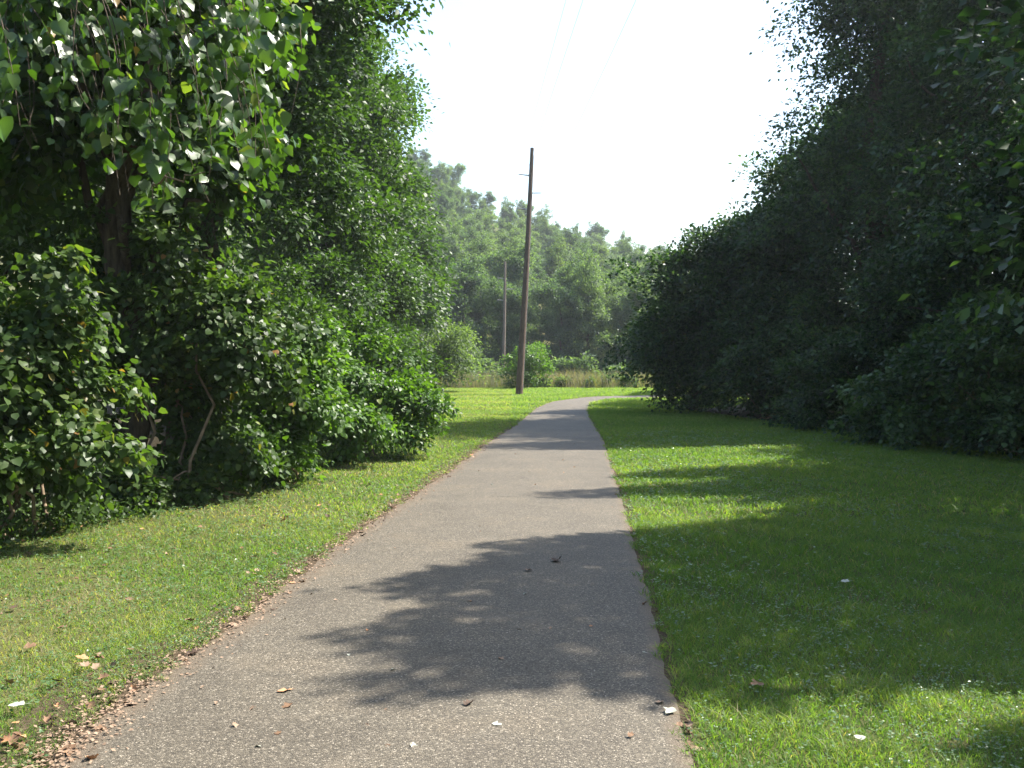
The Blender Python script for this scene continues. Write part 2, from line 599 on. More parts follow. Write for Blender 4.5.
GV, GF, GT, off = [], [], [], 0
LE_Y = np.maximum.accumulate(LE[:, 1])
for (y0, y1, dens, hh, ww, ln) in ((3.2, 6.2, 6800, .034, .0042, 1.6), (6.2, 10, 3200, .036, .006, 1.6), (10, 18, 1150, .038, .011, 1.6), (18, 32, 720, .042, .012, 1.6), (32, 60, 300, .05, .02, 1.6)):
    x, y = scatter_lawn(y0, y1, dens)
    patch = wobble(np.stack([x, y, x * 0], 1), 21, .9)
    fine = wobble(np.stack([x, y, x * 0], 1), 22, 5)
    tiny = wobble(np.stack([x, y, x * 0], 1), 23, 13)
    left = x < 0
    dl = np.clip((np.interp(y, LE_Y, LE[:, 0]) - x), 0, 3)          # metres left of the path
    worn = left * np.clip((dl - .35) / 1.0, 0, 1) * np.clip(1.2 - y / 22, .15, 1)   # thin, thatchy turf away from the path
    k = rng.random(len(x)) < 1 - worn * np.clip(.6 + .4 * fine + .35 * tiny + .25 * patch, 0, .96)
    x, y, patch, fine, tiny, left, worn = (q[k] for q in (x, y, patch, fine, tiny, left, worn))
    h = hh * rng.uniform(.5, 1.5, len(x)) * (1 + .3 * fine + .2 * tiny) * np.where(left, .8, 1.15)
    far = np.clip((y - 14) / 20, 0, 1)
    tt = np.clip(.40 + .16 * patch + .12 * fine + .08 * tiny + rng.normal(size=len(x)) * .17 * (1 - .6 * far) + np.where(left, .1, -.02) + .14 * far, 0, .86)
    dry = rng.random(len(x)) < np.where(left, .05 + .3 * worn * (1 + patch), .035) * (1 - .5 * far)
    tt = np.where(dry, rng.uniform(.88, 1, len(x)), tt)
    V, F, T_ = blades(x, y, np.maximum(h, .012), ww * rng.uniform(.6, 1.3, len(x)), ln, tt)
    GV.append(V); GF.append(F + off); GT.append(T_); off += len(V)
o = mesh_np('lawn_grass', np.concatenate(GV), np.concatenate(GF), M['grass'], tint=np.concatenate(GT))
tag(o, 'short mown green grass on both sides of the footpath', 'grass', kind='stuff')

# clover and broad weeds among the grass
CV, CF, CT, off = [], [], [], 0
for (y0, y1, dens, sz) in ((3.2, 7, 900, .015), (7, 13, 300, .022), (13, 22, 60, .036)):
    x, y = scatter_lawn(y0, y1, dens)
    pt = wobble(np.stack([x, y, x * 0], 1), 31, 1.5)
    k = rng.random(len(x)) < np.clip(.35 + .6 * pt + np.where(x > 0, .12, 0), .05, 1)
    x, y = x[k], y[k]
    for j in range(3):
        n = len(x)
        a = j * 2.094 + rng.uniform(0, .8, n)
        D = np.stack([np.cos(a), np.sin(a), rng.uniform(-.25, .3, n)], 1)
        N = np.stack([rng.normal(size=n) * .3, rng.normal(size=n) * .3, np.ones(n)], 1)
        P = np.stack([x, y, rng.uniform(.02, .055, n)], 1)
        V, F = leaf_mesh(P, D, N, sz * rng.uniform(.7, 1.4, n), 'heart', True)
        CV.append(V); CF.append(F + off); CT.append(np.repeat(rng.random(n), 2)); off += len(V)
o = mesh_np('clover', np.concatenate(CV), np.concatenate(CF), M['clover'], tint=np.concatenate(CT))
tag(o, 'clover and small broad weeds growing through the lawn', 'clover', kind='stuff')

# tall dry meadow grass beyond the bend
n = 30000
x = rng.uniform(-7, 16, n); y = rng.uniform(55.5, 64, n)
k = y > 56.3 + .9 * wobble(np.stack([x, x * 0, x * 0], 1), 5, .6)
x, y = x[k], y[k]
wv = wobble(np.stack([x, y * .5, x * 0], 1), 6, .9)
k = rng.random(len(x)) < np.clip(.55 + .5 * wv, .08, 1)
x, y, wv = x[k], y[k], wv[k]
h = .68 * rng.uniform(.3, 1.45, len(x)) * (1 + .4 * wv)
tt = np.clip(.45 + .25 * wobble(np.stack([x, y, x * 0], 1), 7, .7) + rng.normal(size=len(x)) * .2, 0, 1)
V, F, T_ = blades(x, y, h, rng.uniform(.012, .035, len(x)), .55, tt)
o = mesh_np('meadow_grass', V, F, M['meadow'], tint=T_)
tag(o, 'strip of tall dry tan grass beyond the mown lawn', 'tall grass', kind='stuff')

# ------------------------------------------------------------------ foliage builders
# Where sun reaches the ground past the right-hand trees: reach of their shade to the left, row by row across the sun's direction.
SH_V = [2.0, 3.2, 3.45, 3.6, 3.84, 4.0, 4.1, 4.25, 4.5, 4.68, 4.76, 5.0, 5.4, 5.7, 5.97, 6.2, 6.5, 6.9, 7.35, 7.55, 7.72, 8.2, 8.5, 8.7, 8.9, 9.1, 9.3, 9.6, 10.1, 10.4, 10.9, 11.1, 11.45, 11.65, 11.85, 12.1, 12.5, 13, 13.4, 13.7, 14.5, 15.2, 15.8, 16.5, 16.9, 17.3, 18, 25, 26.5, 27, 27.6, 28.2, 29, 29.5, 31, 32, 32.5, 33, 38, 46, 60]
SH_X = [1.9, 1.8, 2.1, 2.9, 2.6, 2.1, 1.3, .8, .45, .2, -1.0, -.9, -.75, -.75, -1.05, -.8, -.55, -.7, -1.2, -.6, -.19, -.1, -.35, .6, 1.7, 3.2, 1.7, 3.3, 2.1, 3.0, 1.6, .5, -.15, .4, 1.3, 3.2, 1.8, 1.3, 2.0, 3.6, 4.6, 3.6, 4.2, 5.4, 2.2, -1.0, -5, -5, -3, -1, -3, 0, -2, .5, 1.5, -1, -1.5, 2.5, 4, 6, 8]
SKEW = math.cos(SUN_AZ) / math.sin(SUN_AZ)


def shade_ok(P, soft=.12):
    """True where foliage at P throws its shade inside the shaded part of the ground."""
    k = P[:, 2] / SUN_DIR[2]
    g0 = P[:, 0] - SUN_DIR[0] * k
    g1 = P[:, 1] - SUN_DIR[1] * k
    v = g1 - SKEW * g0
    return g0 > np.interp(v, SH_V, SH_X) + rng.normal(size=len(P)) * soft


def L(px, py, Y, rx, ry, rd):
    """A lobe of foliage: centre, and its half-width, half-height and half-depth in metres."""
    c = at(px, py, Y)
    return (*c, rx * Y / FPX, rd, ry * Y / FPX)


def clumps_in(lobes, n, seed, inner=.5, zmin=.15, billow=(.30, .5), arch=1.0):
    """Clump centres: every lobe is made of leafy boughs that run outward and arch over, with hollows between them."""
    lob = np.array(lobes)
    w = (lob[:, 3] * lob[:, 4] * lob[:, 5]) ** (2 / 3)
    w = w / w.sum()
    ns = max(len(lob) * 5, n // 15)
    ls = rng.choice(len(lob), ns, p=w)
    Ds = unit(rand_dirs(ns) + np.array([0, 0, .12]))
    rs = rng.uniform(.30, .92, ns) * (1 + .22 * wobble(Ds + lob[ls, :3] * .37, seed, 2.6))
    SC = lob[ls, :3] + Ds * rs[:, None] * lob[ls, 3:6]
    SR = lob[ls, 3:6] * rng.uniform(*billow, ns)[:, None]
    A = unit(Ds * np.array([1, 1, .5]) + rng.normal(size=(ns, 3)) * .35 + np.array([0, 0, .22]))     # bough directions
    ln = np.cbrt(SR[:, 0] * SR[:, 1] * SR[:, 2])
    si = rng.choice(ns, n, p=ln ** 2 / (ln ** 2).sum())
    t = rng.random(n) ** .8 * 2.1 - .8                     # along the bough, thin at its end
    D0 = rand_dirs(n)
    wid = (.62 - .24 * np.maximum(t, 0))[:, None]
    off = D0 * rng.random((n, 1)) ** .5 * wid * SR[si]
    C = SC[si] + A[si] * (t * 1.15 * ln[si])[:, None] + off
    C[:, 2] -= .28 * arch * ln[si] * np.maximum(t, 0) ** 2
    D = unit(A[si] * .7 + D0 * .7 + np.array([0, 0, .2]))
    k = C[:, 2] > zmin
    return C[k], D[k], t[k]


def sprays(C, D, per, rad, seed, flat=.4, droop=.2, hang=0.0):
    """Leaves in flattened sprays about clump centres -> P, dir, normal."""
    n = len(C)
    N0 = unit(np.array([0, 0, 1.0]) + D * .55 + rng.normal(size=(n, 3)) * .28)
    A = unit(np.cross(N0, rand_dirs(n)))
    B = np.cross(N0, A)
    m = n * per
    ci = np.repeat(np.arange(n), per)
    q = np.clip(rng.normal(size=(m, 3)), -1.7, 1.7) * np.array([.55, .55, .55 * flat])
    rr = (rad * rng.uniform(.6, 1.35, n))[ci][:, None]
    off_ = (A[ci] * q[:, :1] + B[ci] * q[:, 1:2] + N0[ci] * q[:, 2:3])
    P = C[ci] + off_ * rr
    P[:, 2] -= droop * rr[:, 0] * np.sum(off_[:, :2] ** 2, axis=1)
    dirn = unit(off_ * 1.0 + D[ci] * .5 + rng.normal(size=(m, 3)) * .5 + np.array([0, 0, -.3 - hang]))
    nrm = unit(N0[ci] * (1 - .6 * hang) + D[ci] * hang + rng.normal(size=(m, 3)) * .42)
    return P, dirn, nrm, ci


def foliage(name, lobes, n, per, rad, leaf, mat, parent, seed, carve=False, simple=True, shape='oval', hang=0.0, inner=.5, zmin=.15, flat=.4, tbias=0.0, dry=.02, billow=(.30, .5), arch=1.0):
    C, D, r = clumps_in(lobes, n, seed, inner, zmin, billow, arch)
    if carve:
        k = shade_ok(C, .1)
        C, D = C[k], D[k]
    P, dn, nm, ci = sprays(C, D, per, rad, seed, flat, .2, hang)
    k = P[:, 2] > .03
    if carve:
        k &= shade_ok(P, .1)
    P, dn, nm, ci = P[k], dn[k], nm[k], ci[k]
    ct = wobble(C * .9, seed + 3, 1.6) * .12 + rng.normal(size=len(C)) * .16
    Ls = leaf * rng.uniform(.6, 1.3, len(P))
    V, F = leaf_mesh(P, dn, nm, Ls, shape, simple)
    tt = np.clip(.45 + tbias + ct[ci] + rng.normal(size=len(P)) * .17, 0, .9)
    tt = np.where(rng.random(len(P)) < dry, rng.uniform(.9, 1, len(P)), tt)
    mesh_np(name, V, F, mat, parent, tint=np.repeat(tt, len(F) // max(len(P), 1)))
    return C


def tree(name, label, base, lobes, n, per, rad, leaf, mat, seed, trunk_r=.16, trunk_top=None, group=None, limbs=7, bark='bark', cat='tree', **kw):
    t = empty(name, (base[0], base[1], base[2] if len(base) > 2 else 0), label, cat, group)
    C = foliage('crown', lobes, n, per, rad, leaf, M[mat], t, seed, **kw)
    lob = np.array(lobes)
    z0 = t.location[2]
    if trunk_top is None:
        k = np.argmax(lob[:, 2])
        trunk_top = lob[k, :3]
    b = np.array([base[0], base[1], z0 - .08])
    pts = curve_pts(b, trunk_top, .0, 11, .018, seed)
    rr = trunk_r * np.array([1.5, 1.12, 1, .94, .86, .78, .68, .56, .44, .3, .16])
    V, F = tube(pts, rr, 9)
    mesh_np('trunk', V, F, M[bark], t, smooth=True)
    if limbs and len(C):
        r_ = np.random.default_rng(seed + 500)
        pick = C[r_.choice(len(C), min(limbs, len(C)), replace=False)]
        for i, c in enumerate(pick):
            hfrac = np.clip((c[2] - z0) * .55 / max(trunk_top[2] - z0, .1), .12, .85)
            s = np.array([np.interp(hfrac, np.linspace(0, 1, 11), pts[:, a]) for a in range(3)])
            lp = curve_pts(s, c, .06, 8, .05, seed * 31 + i)
            parts = [tube(lp, trunk_r * (1 - hfrac * .6) * np.linspace(.5, .08, 8), 6)]
            V, F = parts[0]
            mesh_np('limb', V, F, M[bark], t, smooth=True)
    return t


def shrub(name, label, base, lobes, n, per, rad, leaf, mat, seed, stems=4, group=None, bark='twig', cat='shrub', bare=0, **kw):
    t = empty(name, (base[0], base[1], 0), label, cat, group)
    C = foliage('foliage', lobes, n, per, rad, leaf, M[mat], t, seed, **kw)
    r_ = np.random.default_rng(seed + 900)
    if len(C):
        for i in range(stems):
            c = C[r_.integers(len(C))]
            b = np.array([base[0], base[1], -.05]) + r_.normal(size=3) * np.array([.25, .2, 0])
            lp = curve_pts(b, c, .1, 8, .06, seed * 17 + i)
            V, F = tube(lp, np.linspace(.022, .005, 8), 5)
            mesh_np('stem', V, F, M[bark], t, smooth=True)
    return t


# ------------------------------------------------------------------ left side: vegetation along the lawn
A_NEAR = dict(simple=False)
# tall vine-grown tree whose trunk shows dark at the top
tree('vine_covered_tree', 'dark trunked tree at the lawn edge, smothered in hanging vines', (-4.5, 11.6), [
    (-3.3, 9.4, 7.4, 1.5, 1.8, .9), (-4.4, 9.8, 6.3, 1.3, 1.6, .9),  # unseen overhead lobes, added to shade the hanging vines below
    L(70, 40, 10.4, 120, 150, 1.1), L(150, -60, 10, 150, 100, 1.4), L(40, 160, 10.8, 90, 80, .9), L(230, 20, 10.8, 60, 90, .9), L(190, 150, 11.2, 60, 70, .6)],
    1100, 32, .36, .11, 'near_leaf', 101, .15, at(150, -160, 10), limbs=9, shape='heart', hang=.45, tbias=.04, **A_NEAR)
tree('broadleaf_tree', 'dense dark broadleaf tree whose branches reach over the low bushes', (-5.2, 15.6), [
    L(320, -10, 15, 80, 50, 1.6), L(370, -8, 15, 30, 24, .9), L(290, 80, 15.5, 70, 80, 1.3), L(250, 180, 15.5, 90, 80, 1.3), L(200, 40, 16, 120, 140, 1.6), L(330, 180, 16.5, 45, 60, .9), L(310, -110, 15.5, 120, 70, 2)],
    1500, 34, .5, .11, 'wood_leaf', 102, .17, at(255, -120, 15.8), limbs=9)
tree('woodland_tree', 'leafy woodland tree in the shade at the back of the thicket', (-8.2, 13.5), [
    L(-60, 60, 13.5, 160, 200, 1.8), L(60, -20, 14, 160, 140, 1.8), L(60, 220, 13.5, 120, 100, 1.2)],
    1100, 32, .5, .12, 'wood_leaf', 103, .18, at(20, -150, 13.6), limbs=7)
tree('slender_tree', 'slender pale green tree with fine leaves beside the dark broadleaf', (-4.6, 24), [
    L(348, 110, 25, 36, 90, 1.5), L(345, 220, 24.5, 50, 90, 1.5), L(352, 60, 25.5, 28, 55, 1.2), L(310, 160, 24.5, 60, 130, 1.5), L(340, 290, 23.5, 60, 60, 1.3), L(320, 40, 25, 60, 80, 1.6)],
    1500, 34, .45, .12, 'wood_leaf', 104, .13, at(345, 10, 25), limbs=9, tbias=.12)
tree('drooping_tree', 'grey green tree with drooping branches leaning toward the lawn', (-5.2, 34), [
    L(370, 170, 34, 32, 65, 1.8), L(382, 235, 34, 32, 55, 1.5), L(370, 120, 35, 40, 60, 1.8), L(360, 290, 33, 55, 60, 1.6), L(392, 295, 33, 28, 38, 1.2)],
    1300, 34, .6, .15, 'wood_leaf', 105, .16, at(372, 90, 34.5), limbs=8, tbias=.02)
tree('edge_tree', 'hazy tree at the corner where the thicket meets the hill', (-6, 46), [
    L(396, 205, 46, 32, 50, 2), L(406, 245, 46, 26, 50, 1.8), L(390, 275, 46, 36, 60, 2), L(416, 300, 45, 22, 30, 1.5)],
    1000, 30, .75, .2, 'wood_leaf', 106, .2, at(408, 165, 46), limbs=7)
for i, (x, y, hgt) in enumerate(((-9, 20, 13), (-10, 28, 14), (-9.5, 38, 14), (-14, 18, 13), (-13, 50, 14))):
    lab = ['tall tree standing behind the dark broadleaf, only its top in sight', 'tall tree deep in the thicket behind the slender pale tree', 'tall tree behind the drooping grey green tree',
           'tree at the back of the wood behind the vine grown trunk', 'tall tree at the foot of the hill behind the thicket'][i]
    tree('woodland_tree', lab, (x, y), [(x, y, hgt * .72, 2.8, 2.8, hgt * .3), (x + .8, y - .6, hgt * .45, 2.8, 2.5, hgt * .28), (x - .5, y, hgt * .25, 2.4, 2.2, hgt * .22)],
         800, 26, .7, .2, 'wood_leaf', 110 + i, .2, limbs=6, group='tall trees behind the thicket')

# shrubs and vine mounds, front to back
shrub('vine_shrub', 'tall leafy vine shrub nearest on the lawn edge with bare twigs at its foot', (-4.6, 9.0), [
    L(30, 370, 8.8, 85, 95, .75), L(60, 320, 9, 55, 60, .6), L(-20, 320, 8.9, 80, 90, .8), L(30, 460, 8.6, 78, 45, .6), L(-60, 430, 8.3, 90, 90, .7)],
    760, 30, .25, .074, 'shrub_leaf', 201, stems=12, shape='heart', hang=.55, dry=.035, tbias=.06, **A_NEAR)
shrub('thicket_shrub', 'deep dark green shrub with a shadowy hollow behind the tall vine shrub', (-3.9, 11.3), [
    L(190, 290, 11.2, 85, 55, .8), L(140, 330, 11.4, 50, 80, .7), L(250, 330, 11.6, 60, 65, .7), L(190, 400, 11.6, 70, 70, .6), L(180, 478, 11.2, 70, 28, .45), L(250, 470, 11.8, 55, 26, .4), L(120, 260, 11.5, 60, 40, .6), L(115, 225, 10.9, 55, 36, .4), L(165, 235, 10.8, 50, 36, .4)],
    860, 32, .27, .074, 'shrub_leaf', 202, stems=7, shape='heart', hang=.45, **A_NEAR)
shrub('inner_shrub', 'shaded shrub half hidden behind the tall vine shrub', (-5.8, 10.8), [
    L(20, 470, 10.6, 100, 60, .8), L(-60, 440, 10.8, 80, 90, .9), L(60, 400, 11.2, 80, 70, .7)], 420, 26, .3, .09, 'shrub_leaf', 210, stems=5, hang=.3)
shrub('arching_shrub', 'bright green arching shrub leaning out beside the dark thicket', (-3.3, 13.2), [
    L(270, 400, 13, 65, 55, .7), L(320, 400, 13.6, 50, 40, .7), L(250, 450, 12.6, 50, 35, .5), L(300, 462, 13, 50, 20, .4), L(290, 350, 13.4, 45, 30, .6)],
    620, 28, .25, .08, 'bright_leaf', 203, stems=7, shape='oval', hang=.35, tbias=.1, **A_NEAR)
shrub('low_plant', 'low pale leaved plant at the foot of the dark thicket', (-3.35, 11.4), [
    L(205, 470, 11.3, 48, 24, .35), L(150, 490, 10.6, 40, 20, .3)],
    150, 24, .18, .085, 'shrub_leaf', 204, stems=5, shape='oval', hang=.1, tbias=.15, zmin=.08, **A_NEAR)
shrub('lawn_bush', 'rounded low bush spilling over the lawn with leafy sprigs reaching toward the path', (-2.4, 16.4), [
    L(370, 405, 16, 52, 40, .9), L(405, 415, 16.4, 28, 32, .7), L(335, 425, 15.2, 45, 30, .7), L(345, 375, 16.4, 40, 25, .8), L(425, 425, 16.6, 16, 14, .35)],
    620, 28, .27, .085, 'bright_leaf', 205, stems=7, hang=.3, tbias=.1, **A_NEAR)
shrub('back_thicket', 'tangled green shrub behind the rounded low bush', (-4.2, 19), [
    L(330, 340, 19, 60, 45, 1.0), L(380, 360, 20, 35, 30, .9), L(290, 320, 18, 50, 50, 1.0)],
    560, 30, .35, .1, 'wood_leaf', 206, stems=6, tbias=.05)
shrub('mid_shrub', 'small round shrub of fine leaves where the thicket recedes', (-4.2, 27), [
    L(385, 375, 27, 38, 28, 1.2), L(360, 355, 27, 40, 35, 1.2), L(405, 380, 28, 22, 16, .8)],
    500, 28, .4, .12, 'wood_leaf', 207, stems=5, tbias=.04)
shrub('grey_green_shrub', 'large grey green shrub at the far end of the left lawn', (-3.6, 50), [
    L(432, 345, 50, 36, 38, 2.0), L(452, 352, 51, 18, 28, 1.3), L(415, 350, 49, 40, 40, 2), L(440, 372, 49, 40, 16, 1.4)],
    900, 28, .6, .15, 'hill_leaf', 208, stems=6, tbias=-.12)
shrub('yellow_green_bush', 'bright yellow green bush standing right behind the utility pole', (.85, 56.5), [
    L(528, 364, 56.5, 19, 20, 1.2), L(522, 376, 56.5, 19, 11, 1.1), L(536, 354, 56.8, 11, 12, .8)],
    420, 28, .38, .12, 'bright_leaf', 209, stems=5, tbias=.28)

# a grape vine hanging in strands from the near tree
vine = empty('grape_vine', (-3.6, 8.2, 0), 'grape vine with large glossy leaves hanging from the tree in loose strands', 'vine')
VP, VD, VN = [], [], []
strands = []
r_ = np.random.default_rng(55)
for i in range(84):
    x0 = r_.uniform(-40, 300)
    yb = np.interp(x0, [-40, 60, 130, 200, 250, 300], [150, 190, 215, 215, 175, 165]) * r_.uniform(.45, 1.0)
    Y0 = r_.uniform(6.6, 8.8)
    a = at(x0 - 35 + r_.uniform(-30, 10), -60, Y0 + .5)
    b = at(x0, yb, Y0)
    p = curve_pts(a, b, .12, 4, .05, 700 + i)
    q4 = np.linspace(0, 3, 16)
    p = np.stack([np.polyval(np.polyfit(np.arange(4), p[:, k], 3), q4) for k in range(3)], 1)
    strands.append(p)
    n = int(np.linalg.norm(b - a) / .05)
    tt = np.sort(r_.random(n))
    q = np.stack([np.interp(tt, np.linspace(0, 1, 16), p[:, k]) for k in range(3)], 1)
    q += r_.normal(size=q.shape) * .05
    kk = np.sin(tt * r_.uniform(14, 24) + r_.uniform(0, 6.28)) > -.25        # leaves come in bunches along the strand
    q = q[kk]; n = len(q)
    VP.append(q)
    VD.append(unit(np.array([.15, -.1, -1.0]) + r_.normal(size=(n, 3)) * .6))
    VN.append(unit(np.array([.55, -.45, .35]) + r_.normal(size=(n, 3)) * .5))
VP, VD, VN = map(np.concatenate, (VP, VD, VN))
V, F = vine_leaf_mesh(VP, VD, VN, rng.uniform(.045, .125, len(VP)) * np.where(rng.random(len(VP)) < .12, 1.35, 1))
tt = np.clip(.5 + rng.normal(size=len(VP)) * .22, 0, .93)
tt = np.where(rng.random(len(VP)) < .008, 1.0, tt)
mesh_np('foliage', V, F, M['near_leaf'], vine, tint=np.repeat(tt, 14), smooth=True)
for p in strands[::2]:
    V, F = tube(p, np.linspace(.006, .002, len(p)), 4)
    mesh_np('stem', V, F, M['bark'], vine, smooth=True)
# a bare pale twig sticking out of the vine
V, F = tube(curve_pts(at(150, 186, 8.0), at(205, 172, 7.7), .03, 7, .05, 5), np.linspace(.011, .005, 7), 5)
mesh_np('stem', V, F, M['pale_bark'], vine, smooth=True)

# low weeds along the foot of the thicket
n = 5200
y = rng.uniform(7, 19, n)
x = np.interp(y, XB_Y, XB_X) + np.where(rng.random(n) < .3, rng.normal(size=n) * .16 - .1, -rng.uniform(.1, 3.2, n))
P = np.stack([x, y, rng.uniform(.02, .22, n)], 1)
P = np.repeat(P, 5, 0) + rng.normal(size=(n * 5, 3)) * .05
P[:, 2] = np.maximum(P[:, 2], .02)
V, F = leaf_mesh(P, unit(rng.normal(size=(len(P), 3)) + [0, -.2, .1]), unit(rng.normal(size=(len(P), 3)) * .5 + [.2, -.2, 1]), rng.uniform(.03, .075, len(P)), 'oval', True)
o = mesh_np('undergrowth', V, F, M['shrub_leaf'], tint=np.repeat(rng.random(len(P)) * .9, 2))
tag(o, 'low leafy weeds along the foot of the left thicket', 'weeds', kind='stuff')

# ------------------------------------------------------------------ right side: dark trees
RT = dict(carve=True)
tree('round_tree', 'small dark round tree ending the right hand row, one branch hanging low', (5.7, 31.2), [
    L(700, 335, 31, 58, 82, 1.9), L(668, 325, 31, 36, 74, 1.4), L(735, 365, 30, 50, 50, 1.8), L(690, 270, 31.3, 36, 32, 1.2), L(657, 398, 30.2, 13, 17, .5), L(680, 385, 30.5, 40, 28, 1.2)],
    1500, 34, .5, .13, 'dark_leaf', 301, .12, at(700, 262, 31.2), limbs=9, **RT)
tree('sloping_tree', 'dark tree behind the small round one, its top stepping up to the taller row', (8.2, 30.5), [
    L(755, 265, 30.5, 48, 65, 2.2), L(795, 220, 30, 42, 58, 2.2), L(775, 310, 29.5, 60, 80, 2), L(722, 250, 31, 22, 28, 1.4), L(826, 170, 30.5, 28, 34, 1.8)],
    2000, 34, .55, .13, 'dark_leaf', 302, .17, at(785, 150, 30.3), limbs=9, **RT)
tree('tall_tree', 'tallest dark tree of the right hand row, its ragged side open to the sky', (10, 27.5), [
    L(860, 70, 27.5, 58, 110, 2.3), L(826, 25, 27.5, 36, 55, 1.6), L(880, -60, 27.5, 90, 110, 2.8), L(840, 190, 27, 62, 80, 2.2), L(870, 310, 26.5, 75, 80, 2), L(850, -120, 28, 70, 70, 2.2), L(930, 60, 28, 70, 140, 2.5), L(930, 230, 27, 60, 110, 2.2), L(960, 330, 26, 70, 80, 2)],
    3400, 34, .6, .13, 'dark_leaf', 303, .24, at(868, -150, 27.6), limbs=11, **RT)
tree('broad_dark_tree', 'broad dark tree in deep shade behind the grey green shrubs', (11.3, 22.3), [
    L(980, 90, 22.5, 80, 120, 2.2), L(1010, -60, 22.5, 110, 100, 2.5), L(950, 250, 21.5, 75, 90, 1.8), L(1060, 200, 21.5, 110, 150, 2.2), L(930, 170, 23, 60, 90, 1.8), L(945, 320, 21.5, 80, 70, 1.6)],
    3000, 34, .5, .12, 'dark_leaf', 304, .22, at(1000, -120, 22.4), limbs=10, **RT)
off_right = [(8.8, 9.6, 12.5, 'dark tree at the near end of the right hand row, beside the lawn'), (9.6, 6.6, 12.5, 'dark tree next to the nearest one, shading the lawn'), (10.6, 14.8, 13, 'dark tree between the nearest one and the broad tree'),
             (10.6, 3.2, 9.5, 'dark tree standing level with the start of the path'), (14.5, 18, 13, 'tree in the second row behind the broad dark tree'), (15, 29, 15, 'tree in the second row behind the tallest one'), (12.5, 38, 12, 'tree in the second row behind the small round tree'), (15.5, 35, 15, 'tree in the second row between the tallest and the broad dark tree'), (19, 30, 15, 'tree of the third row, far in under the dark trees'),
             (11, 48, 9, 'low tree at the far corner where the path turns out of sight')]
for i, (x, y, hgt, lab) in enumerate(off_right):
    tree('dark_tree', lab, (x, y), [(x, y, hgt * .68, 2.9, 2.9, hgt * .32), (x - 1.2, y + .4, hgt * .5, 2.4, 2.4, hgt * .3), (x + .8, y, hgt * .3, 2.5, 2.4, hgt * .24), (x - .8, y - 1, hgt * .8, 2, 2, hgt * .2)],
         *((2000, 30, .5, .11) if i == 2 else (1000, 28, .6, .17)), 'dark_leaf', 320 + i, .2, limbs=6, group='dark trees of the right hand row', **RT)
for i, (x, y, hgt, lab) in enumerate(((-7.2, 4.2, 9, 'unseen leafy tree added to the left thicket level with the viewer to block sky light'), (-7.4, -2.5, 10, 'unseen leafy tree added to the left thicket just behind the viewer to block sky light'), (-7, -9, 10, 'unseen leafy tree added to the left thicket well behind the viewer to block sky light'))):  # added out of view to cut the sky light on the left foliage
    tree('woodland_tree', lab, (x, y), [(x, y, hgt * .68, 2.4, 2.9, hgt * .32), (x + .6, y + .4, hgt * .4, 2.2, 2.4, hgt * .3), (x, y, hgt * .2, 2.2, 2.4, hgt * .2)], 600, 24, .6, .18, 'wood_leaf', 370 + i, .2, limbs=4, group='unseen trees added to block sky light')
for i, (x, y, hgt, lab) in enumerate(((11.5, -3.5, 10, 'unseen dark tree added to the right hand row just behind the viewer to block sky light'), (11.5, -10, 10, 'unseen dark tree added to the right hand row well behind the viewer to block sky light'))):  # likewise added out of view, keeping sky light off the right lawn
    tree('dark_tree', lab, (x, y), [(x, y, hgt * .68, 2.6, 3, hgt * .32), (x - .6, y + .4, hgt * .35, 2.4, 2.8, hgt * .35)], 600, 24, .6, .18, 'dark_leaf', 380 + i, .2, limbs=4, group='unseen trees added to block sky light')
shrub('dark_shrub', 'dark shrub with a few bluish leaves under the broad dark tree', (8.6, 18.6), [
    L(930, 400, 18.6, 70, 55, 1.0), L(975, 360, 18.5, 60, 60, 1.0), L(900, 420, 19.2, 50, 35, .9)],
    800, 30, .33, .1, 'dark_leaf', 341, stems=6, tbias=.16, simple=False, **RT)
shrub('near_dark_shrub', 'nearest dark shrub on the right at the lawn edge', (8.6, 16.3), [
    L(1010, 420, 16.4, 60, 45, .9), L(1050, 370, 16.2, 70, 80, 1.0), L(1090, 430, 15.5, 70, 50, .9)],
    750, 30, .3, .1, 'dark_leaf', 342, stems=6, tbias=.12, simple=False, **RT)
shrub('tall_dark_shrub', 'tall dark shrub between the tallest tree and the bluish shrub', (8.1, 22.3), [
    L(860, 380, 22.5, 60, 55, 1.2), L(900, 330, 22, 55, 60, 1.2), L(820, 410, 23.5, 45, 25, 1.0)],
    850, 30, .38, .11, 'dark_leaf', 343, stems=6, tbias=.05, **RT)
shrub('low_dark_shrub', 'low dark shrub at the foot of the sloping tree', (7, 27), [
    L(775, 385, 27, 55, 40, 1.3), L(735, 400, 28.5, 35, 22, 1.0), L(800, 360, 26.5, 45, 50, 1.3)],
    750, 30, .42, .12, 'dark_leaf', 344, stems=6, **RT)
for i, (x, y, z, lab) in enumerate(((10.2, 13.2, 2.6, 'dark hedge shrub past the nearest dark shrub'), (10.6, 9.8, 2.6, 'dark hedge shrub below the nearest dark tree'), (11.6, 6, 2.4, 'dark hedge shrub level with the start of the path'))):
    shrub('hedge_shrub', lab, (x, y), [(x, y, z * .5, 1.5, 1.7, z * .5), (x + 1, y + .5, z * .6, 1.3, 1.5, z * .55)], 420, 26, .4, .12, 'dark_leaf', 350 + i, stems=4, group='hedge shrubs under the right hand row', **RT)

